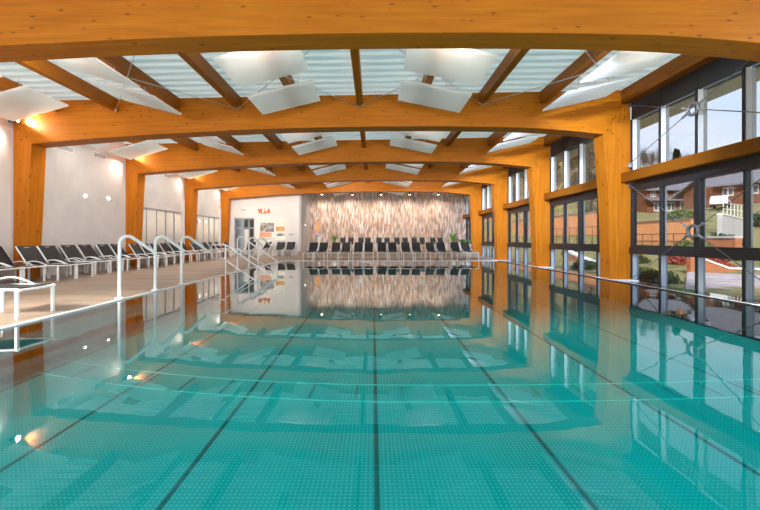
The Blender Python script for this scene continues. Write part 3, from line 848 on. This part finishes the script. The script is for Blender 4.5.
# amber uplit niche lamp on the stone wall
t=thing('amber_wall_lamp','tall amber glass lamp on the stone wall above the white pedestal','lamp',(X((318.3-373)*6.1),BACK,Z((239-226)*6.1)))
m_amb,nt,out=newmat('amber_lamp_glass'); e=N(nt,'ShaderNodeEmission'); e.inputs[0].default_value=(.62,.21,.06,1); e.inputs[1].default_value=.8; nt.links.new(e.outputs[0],out.inputs[0])
MB().box(-.11,.11,-.06,0,-.40,.38).build('glass_shade',m_amb,t,bevel=.02)
MB().box(-.05,.05,-.03,0,.38,.46).build('bracket',M['black'],t)
cs=[(321.5,'small warm spotlight at the top left of the stone wall')]+[(352+i*29,f'added unseen spotlight above the stone wall, {ORD[i+1]} from the left') for i in range(4)]  # the four after the first are unseen lamps added to light the stone
for (px_,lb) in cs:
    t=thing('ceiling_spotlight',lb,'spotlight',(X((px_-373)*5.75),Y(5.80),Z(258)),group='spotlights washing the stone wall')
    MB().tube([(0,0,0),(0,0,.28)],.07,12).build('lamp_can',M['black'],t)
    MB().tube([(0,0,-.01),(0,0,0)],.06,12).build('lens',M['warmlamp'],t)
    l=bpy.data.lights.new('spot','SPOT'); l.energy=60; l.color=(1,.86,.72); l.spot_size=R(120); l.spot_blend=.8; l.shadow_soft_size=.06
    lo=bpy.data.objects.new('lamp_light',l); COL.objects.link(lo); lo.parent=t; lo.location=(0,0,-.06); lo.rotation_euler=Vector((0,.55,-1)).to_track_quat('-Z','Y').to_euler()

# ---------------------------------------------------------------- outside
def sst(v,a,b):
    t=max(0,min(1,(v-a)/(b-a))); return t*t*(3-2*t)
def gz(x,y):
    pts=[(6,-.75),(9,-.65),(13,-.35),(20,.1),(23.2,.25),(24.2,2.2),(34,3.6),(46,5.4),(62,6.5),(80,8.5),(170,12)]
    z=pts[-1][1]
    for (a,za),(b,zb) in zip(pts,pts[1:]):
        if x<=b: z=lerp(za,zb,max(0,(x-a)/(b-a))); break
    q=x/max(y,1)
    if y>20: z+=20*sst(x,82,108)*min(1,max(.30,(1.0-q)/.2))
    if x>22 and q>.86: z-=1.7*sst(q,.86,.94)*sst(x,22,24)*(1-sst(x,34,44))
    if y>60: z+=(y-60)*.52*sst(.70-q,0,.12)*sst(x,10,30)
    return z
mb=MB(); vs=[];fs=[]
gx=[7.3,8,9,10.5,12,14,16,18,20,22,23.2,24.2,27,30,34,40,46,54,62,70,80,95,110,130,160]; gy=[-6+i*4 for i in range(58)]
for x in gx:
    for y in gy: vs.append((x,y,gz(x,y)))
m_=len(gy)
for i in range(len(gx)-1):
    for j in range(m_-1): fs.append((i*m_+j,(i+1)*m_+j,(i+1)*m_+j+1,i*m_+j+1))
mb.add(vs,fs,True); structure(mb.build('garden_ground',M['garden']))

# orange terrace walls with railing
def retaining(name,lab,x,y0,y1,zb,zt,mat,cap):
    t=thing(name,lab,'wall',(x,(y0+y1)/2,zb))
    MB().box(-.2,.2,-(y1-y0)/2,(y1-y0)/2,0,zt-zb).build('wall_body',mat,t)
    MB().box(-.28,.28,-(y1-y0)/2,(y1-y0)/2,zt-zb,zt-zb+.14).build('coping',cap,t)
    return t
retaining('terrace_wall','orange rendered terrace wall behind the garden, seen through the nearest window',23.6,26.8,36.5,-.1,2.5,M['orangewall'],M['redtiles'])
retaining('terrace_wall','tall orange terrace wall with grey coping, seen through the second window',24.0,36.6,62,-.2,3.95,M['orangewall'],M['slate'])
retaining('garden_wall','low brown brick wall corner beyond the white stair rail',21.5,21.4,24.4,-.1,1.15,M['orangebrick'],M['concrete'])
def fence(lab,x,y0,y1,z,h,dx=0,mat=None,step=1.0):
    t=thing('railing',lab,'railing',(x,y0,z)); L=y1-y0; n=int(L/step)
    for zz in (h,h*.5): MB().tube([(0,0,zz),(dx,L,zz)],.03,6).build('rail',mat,t)
    for i in range(n+1): MB().tube([(dx*i/n,L*i/n,0),(dx*i/n,L*i/n,h)],.025,6).build('post',mat,t)
fence('dark railing in front of the orange terrace wall, nearest window',23.0,26.8,36.4,.35,1.15,0,M['black'])
fence('dark railing before the tall orange wall, second window',23.2,37,52,.5,1.9,0,M['black'],1.5)
t=thing('path_wall','pale concrete wall of the sloping path below the brown houses','wall',(26.4,27.5,.5),R(32))
MB().prism([(0,-.6),(7.8,-.6),(7.8,2.1),(0,2.45)],'y',0,.3).build('wall_body',M['concrete'],t)
MB().prism([(0,2.45),(7.8,2.1),(7.8,2.2),(0,2.55)],'y',-.05,.35).build('coping',M['coping'],t)
fence('white railing on top of the pale path wall',26.9,27.95,31.2,2.95,.95,5.2,M['white'],.45)
t=thing('garden_stair','broad outdoor stair of shallow pale treads, seen through the lower right pane','stairs',(10.2,10.4,-.78),R(-42))
for i in range(10): MB().box(-1.0,1.5,.40*i,.40*i+.42,-.5,.062*(i+1)).build('tread',M['treads'],t)
t=thing('stair_wall','brown sloping wall with white coping beside the outdoor stair','wall',(13.2,14.9,-.9))
MB().prism([(-.2,0),(3.2,0),(3.2,.72),(1.4,.76),(-.2,1.33)],'y',0,.2).build('wall_body',M['orangebrick'],t)
MB().prism([(-.2,1.33),(1.4,.76),(3.2,.72),(3.2,.79),(1.4,.84),(-.2,1.41)],'y',-.04,.24).build('coping',M['coping'],t)
t=thing('stair_wall','brick wall with a white sloping coping in the garden, second window','wall',(13.4,20.6,-1.3))
MB().prism([(0,0),(4.6,0),(4.6,1.5),(0,.55)],'x',0,.3).build('wall_body',M['orangebrick'],t)
MB().prism([(0,.55),(4.6,1.5),(4.6,1.62),(0,.67)],'x',-.06,.36).build('coping',M['coping'],t)

def house(name,lab,x,y,z,wx,ly,h1,roofh,rot,roofm,wins,eav=.8):
    t=thing(name,lab,'house',(x,y,z),rot)
    # ridge runs along local y; facade faces local -x
    MB().prism([(-wx/2,-1.5),(wx/2,-1.5),(wx/2,h1),(0,h1+roofh),(-wx/2,h1)],'y',-ly/2,ly/2).build('wall',M['timberclad'],t)
    r=MB(); 
    e=eav
    for s_ in (-1,1):
        a=(s_*(wx/2+e),h1-roofh*e/(wx/2)); b=(0,h1+roofh)
        r.prism([(a[0],a[1]),(b[0],b[1]),(b[0],b[1]+.25),(a[0],a[1]+.25)],'y',-ly/2-e,ly/2+e)
    r.build('roof',roofm,t)
    for (yy,zz,w_,h_) in wins:
        f=MB().box(-wx/2-.08,-wx/2,yy-w_/2,yy+w_/2,zz,zz+h_).build('window',M['winwhite'],t)
        for q in (-.25,.25): MB().box(-wx/2-.10,-wx/2-.081,yy+q*w_-.18*w_,yy+q*w_+.18*w_,zz+.15*h_,zz+.85*h_).build('pane',M['dkglass'],f)
    for q in (-.25*ly,.2*ly): MB().box(-.4,.4,q-.4,q+.4,h1+roofh-.6,h1+roofh+1.0).build('chimney',M['orangebrick'],t)
    return t
def dirp(px,dist): return (dist*(px-373)/364, dist)
hx,hy=61.5,77
h=house('timber_house','long brown timber house with grey roofs and a row of white windows',hx,hy,6.5,9,14,4.6,2.6,R(90),M['slate'],
      [(-5.8+i*2.3,3.0,1.0,1.0) for i in range(6)]+[(-5.6+i*2.6,.1,1.6,1.9) for i in range(5)])
MB().prism([(-4.55,2.75),(-6.0,2.1),(-6.0,2.3),(-4.55,2.95)],'y',-7.6,7.6).build('porch_roof',M['slate'],h)
hx,hy=60.5,61.5
house('timber_house','brown chalet with a large grey gable roof, right of the long timber house',hx,hy,gz(hx,hy)-.2,9,8.5,3.0,3.2,R(104),M['slate'],[(-2.6,.9,1.3,1.2),(.2,.9,1.3,1.2),(2.7,.9,1.3,1.2)],1.2)
hx,hy=93,90
house('timber_house','distant house with a brown red roof and chimneys behind the grey gable roof',hx,hy,gz(hx,hy)+.2,9,13,3.6,3.0,R(90),M['redtiles'],[(-3,1.0,1.3,1.4),(0,1.0,1.3,1.4),(3,1.0,1.3,1.4)],1.0)
hx,hy=52,48.6
house('timber_house','brown gabled house at the right edge with grey roof and white windows',hx,hy,gz(hx,hy)+.2,6.5,8,3.0,2.6,R(28),M['slate'],[(-2.4,.9,1.1,1.2),(0,.9,1.1,1.2),(2.4,.9,1.1,1.2)],1.0)
cx,cy=43.0,45.0
t=thing('car','small white car parked left of the brown chalet','car',(cx,cy,gz(cx,cy)+.05),R(40))
MB().prism([(-2,.35),(2,.35),(2,.8),(1.1,.9),(.5,1.4),(-1.2,1.42),(-1.9,.95)],'y',-.8,.8).build('body',M['carpaint'],t,bevel=.08)
MB().prism([(-1.1,.95),(.95,.92),(.45,1.33),(-1.1,1.35)],'y',-.81,.81).build('side_glass',M['dkglass'],t)
for a in (-1.25,1.25):
    for b in (-.72,.72): MB().tube([(a,b-.1,.32),(a,b+.1,.32)],.32,14).build('wheel',M['black'],t)

# shrubs in the garden
def shrub(lab,x,y,r,mat,seed,sz=.7,name='garden_shrub',group=None):
    t=thing(name,lab,'shrub',(x,y,gz(x,y)),group=group)
    rnd=random.Random(seed); mb=MB()
    for i in range(900):
        v=Vector((rnd.gauss(0,1),rnd.gauss(0,1),abs(rnd.gauss(0,1)))).normalized()*r*rnd.uniform(.7,1.0)*(1+.2*math.sin(i))
        v.z*=sz; n=Vector((rnd.uniform(-1,1),rnd.uniform(-1,1),rnd.uniform(-.3,1))).normalized(); a=n.orthogonal().normalized(); b=n.cross(a); s_=r*.11
        mb.add([v-a*s_,v-b*s_*.6,v+a*s_,v+b*s_*.6],[(0,1,2,3)])
    mb.build('foliage',mat,t)
    MB().blob((0,0,r*.1),r*.75,2,.12,1,1,sz,seed).build('core',mat,t)
shrub('russet red shrub on the garden slope outside the nearest window',16.2,18.3,1.1,M['autumn'],1,.5)
shrub('second russet shrub lower on the garden slope',15.4,16.4,.6,M['autumn'],2,.5)
shrub('dark green bush below the ring of the lower cable cross',18.6,21.2,1.2,M['shrub'],3,.8)
shrub('dark green bush beside the right end of the orange wall',24.4,25.3,1.1,M['evergreen'],4,.75)
shrub('broad green hedge bush between the orange wall and the white railing',25.6,30.0,1.2,M['shrub'],5,.8)
shrub('rounded green bush above the pale path wall',36.0,33.0,1.6,M['evergreen'],6,.8)
shrub('yellow green bush at the right above the outdoor stair',19.2,18.6,1.0,M['shrub'],7,.5)
shrub('green bush on the terrace above the orange wall',28.5,33.5,1.3,M['shrub'],8,.7)
shrub('green bush on the bank seen through the second window',27.5,46,2.2,M['evergreen'],9,.8)

rs=random.Random(5); kk=0
spots2=[(11.3,15.2),(12.4,17.8),(14.6,20.2),(15.2,23.0),(17.5,24.4),(10.6,13.6),(17.6,16.0),(19.6,26.2),(11.2,19.2),(15.6,29.0),(12.4,26.6),(18.4,33.0)]
for (x,y) in spots2:
    shrub('low rounded garden shrub scattered on the slope outside the windows',x,y,rs.uniform(.35,.65),[M['shrub'],M['yellowshrub'],M['evergreen']][kk%3],20+kk,.7,group='low shrubs scattered on the garden slope'); kk+=1
# trees on the hillside
def tree_proto(kind,seed):
    rnd=random.Random(seed); t=thing('hillside_tree','','tree',(0,0,0),group=None)
    H=9 if kind=='evergreen' else 8
    MB().tube([(0,0,-1),(0,0,H*.55),(0.1,0,H*.9)],[.2,.14,.03],7).build('trunk',M['bark'],t)
    mb=MB()
    if kind=='bare':
        for i in range(46):
            a=rnd.uniform(0,6.28); z=rnd.uniform(.3,.85)*H; l=rnd.uniform(.8,2.4)*(1.15-z/H); 
            e=Vector((math.cos(a)*l,math.sin(a)*l,z+l*.9)); mb.tube([(0,0,z),e],[.06,.015],4)
            for q in range(7):
                s0=Vector((0,0,z)).lerp(e,rnd.uniform(.4,1)); mb.tube([s0,s0+Vector((rnd.uniform(-.7,.7),rnd.uniform(-.7,.7),rnd.uniform(.2,.9)))],[.025,.008],3)
        for i in range(1500):
            v=Vector((rnd.gauss(0,1.05),rnd.gauss(0,1.05),H*.66+rnd.gauss(0,1.5))); n=Vector((rnd.uniform(-1,1),rnd.uniform(-1,1),rnd.uniform(-1,1))).normalized(); a=n.orthogonal().normalized(); b=n.cross(a)
            mb.add([v-a*.16,v-b*.07,v+a*.16,v+b*.07],[(0,1,2,3)])
        mb.build('crown',M['bare'],t)
    else:
        for i in range(1500):
            q=rnd.random()**.7; rr=(1-q)*2.3+.15; a=rnd.uniform(0,6.28); r0=rr*rnd.uniform(.6,1)
            v=Vector((math.cos(a)*r0,math.sin(a)*r0,1.0+q*(H-1))); out=Vector((math.cos(a),math.sin(a),-.35)); sd=Vector((-math.sin(a),math.cos(a),0))
            s_=.28; mb.add([v-sd*s_*.6,v+out*s_,v+sd*s_*.6,v-out*s_],[(0,1,2,3)])
        mb.build('crown',M['evergreen'],t)
    return t
tp=[tree_proto('bare',1),tree_proto('bare',2),tree_proto('evergreen',3)]
lab=['bare brown tree among many on the wooded hill outside','bare brown tree among many on the wooded hill outside','dark evergreen tree among others on the wooded hill outside']
rnd=random.Random(11); used_t=[0,0,0]
spots=[]
for i in range(9000):
    y=rnd.uniform(60,150); x=y*(rnd.uniform(476,800)-373)/364
    if x<24 or x>150 or (46<x<78 and 50<y<86) or (x<82 and x/y>.68) : continue
    if abs(x-93)<9 and abs(y-90)<9: continue
    if any((x-a)**2+(y-b)**2<5.6**2 for a,b in spots): continue
    spots.append((x,y))
    if len(spots)>=230: break
for (x,y) in spots:
    k=rnd.choice([0,1,0,1,2]) if y>112 or x/y<.6 else rnd.choice([0,1]); z=gz(x,y)-.5; sc=rnd.uniform(.7,1.15)
    if not used_t[k]:
        o=tp[k]; used_t[k]=1; o.location=(x,y,z); o.rotation_euler=(0,0,rnd.uniform(0,6.28)); o['label']=lab[k]
    else: o=dup(tp[k],(x,y,z),rnd.uniform(0,6.28),lab[k])
    o.scale=(sc,sc,sc); o['group']='bare trees on the hillside' if k<2 else 'evergreens on the hillside'

# ---------------------------------------------------------------- world, sun, camera
w=bpy.data.worlds.new('sky'); SC.world=w; w.use_nodes=True; nt=w.node_tree; nt.nodes.clear()
out=N(nt,'ShaderNodeOutputWorld'); bg=N(nt,'ShaderNodeBackground'); tc=N(nt,'ShaderNodeTexCoord'); sp=N(nt,'ShaderNodeSeparateXYZ')
nt.links.new(tc.outputs['Generated'],sp.inputs[0])
c=ramp(nt,sp.outputs[2],[(.0,(.82,.86,.92)),(.10,(.72,.84,1.0)),(.34,(.68,.82,1.0)),(.5,(.50,.68,.95)),(1,(.36,.55,.88))])
cl=noise(nt,coords(nt,(1,1,2.5),'Generated'),3,5,.6); cm=ramp(nt,cl,[(.5,(0,0,0)),(.68,(1,1,1))])
c=mix(nt,math_(nt,'MULTIPLY',cm,.75),c,(.93,.94,.96))
nt.links.new(c,bg.inputs[0]); bg.inputs[1].default_value=1.0; nt.links.new(bg.outputs[0],out.inputs[0])
l=bpy.data.lights.new('sun','SUN'); l.energy=4.2; l.angle=R(10); l.color=(1,.93,.82)
o=bpy.data.objects.new('sun',l); COL.objects.link(o); o.rotation_euler=Vector((.36,.72,-.56)).to_track_quat('-Z','Y').to_euler(); o.location=(20,-10,20)

cam=bpy.data.cameras.new('camera'); co=bpy.data.objects.new('camera',cam); COL.objects.link(co)
co.location=(0,0,DK*U); co.rotation_euler=(R(90),0,0); cam.sensor_width=36; cam.lens=36*364/760
cam.shift_x=7/760; cam.shift_y=-16/760; cam.clip_end=600; cam.clip_start=.05
SC.camera=co
vs_=SC.view_settings; vs_.view_transform='Standard'; vs_.look='None'; vs_.gamma=1; vs_.exposure=1.35; vs_.use_curve_mapping=False
SC.cycles.max_bounces=10; SC.cycles.diffuse_bounces=5; SC.cycles.glossy_bounces=5; SC.cycles.transparent_max_bounces=16
SC.cycles.use_denoising=True
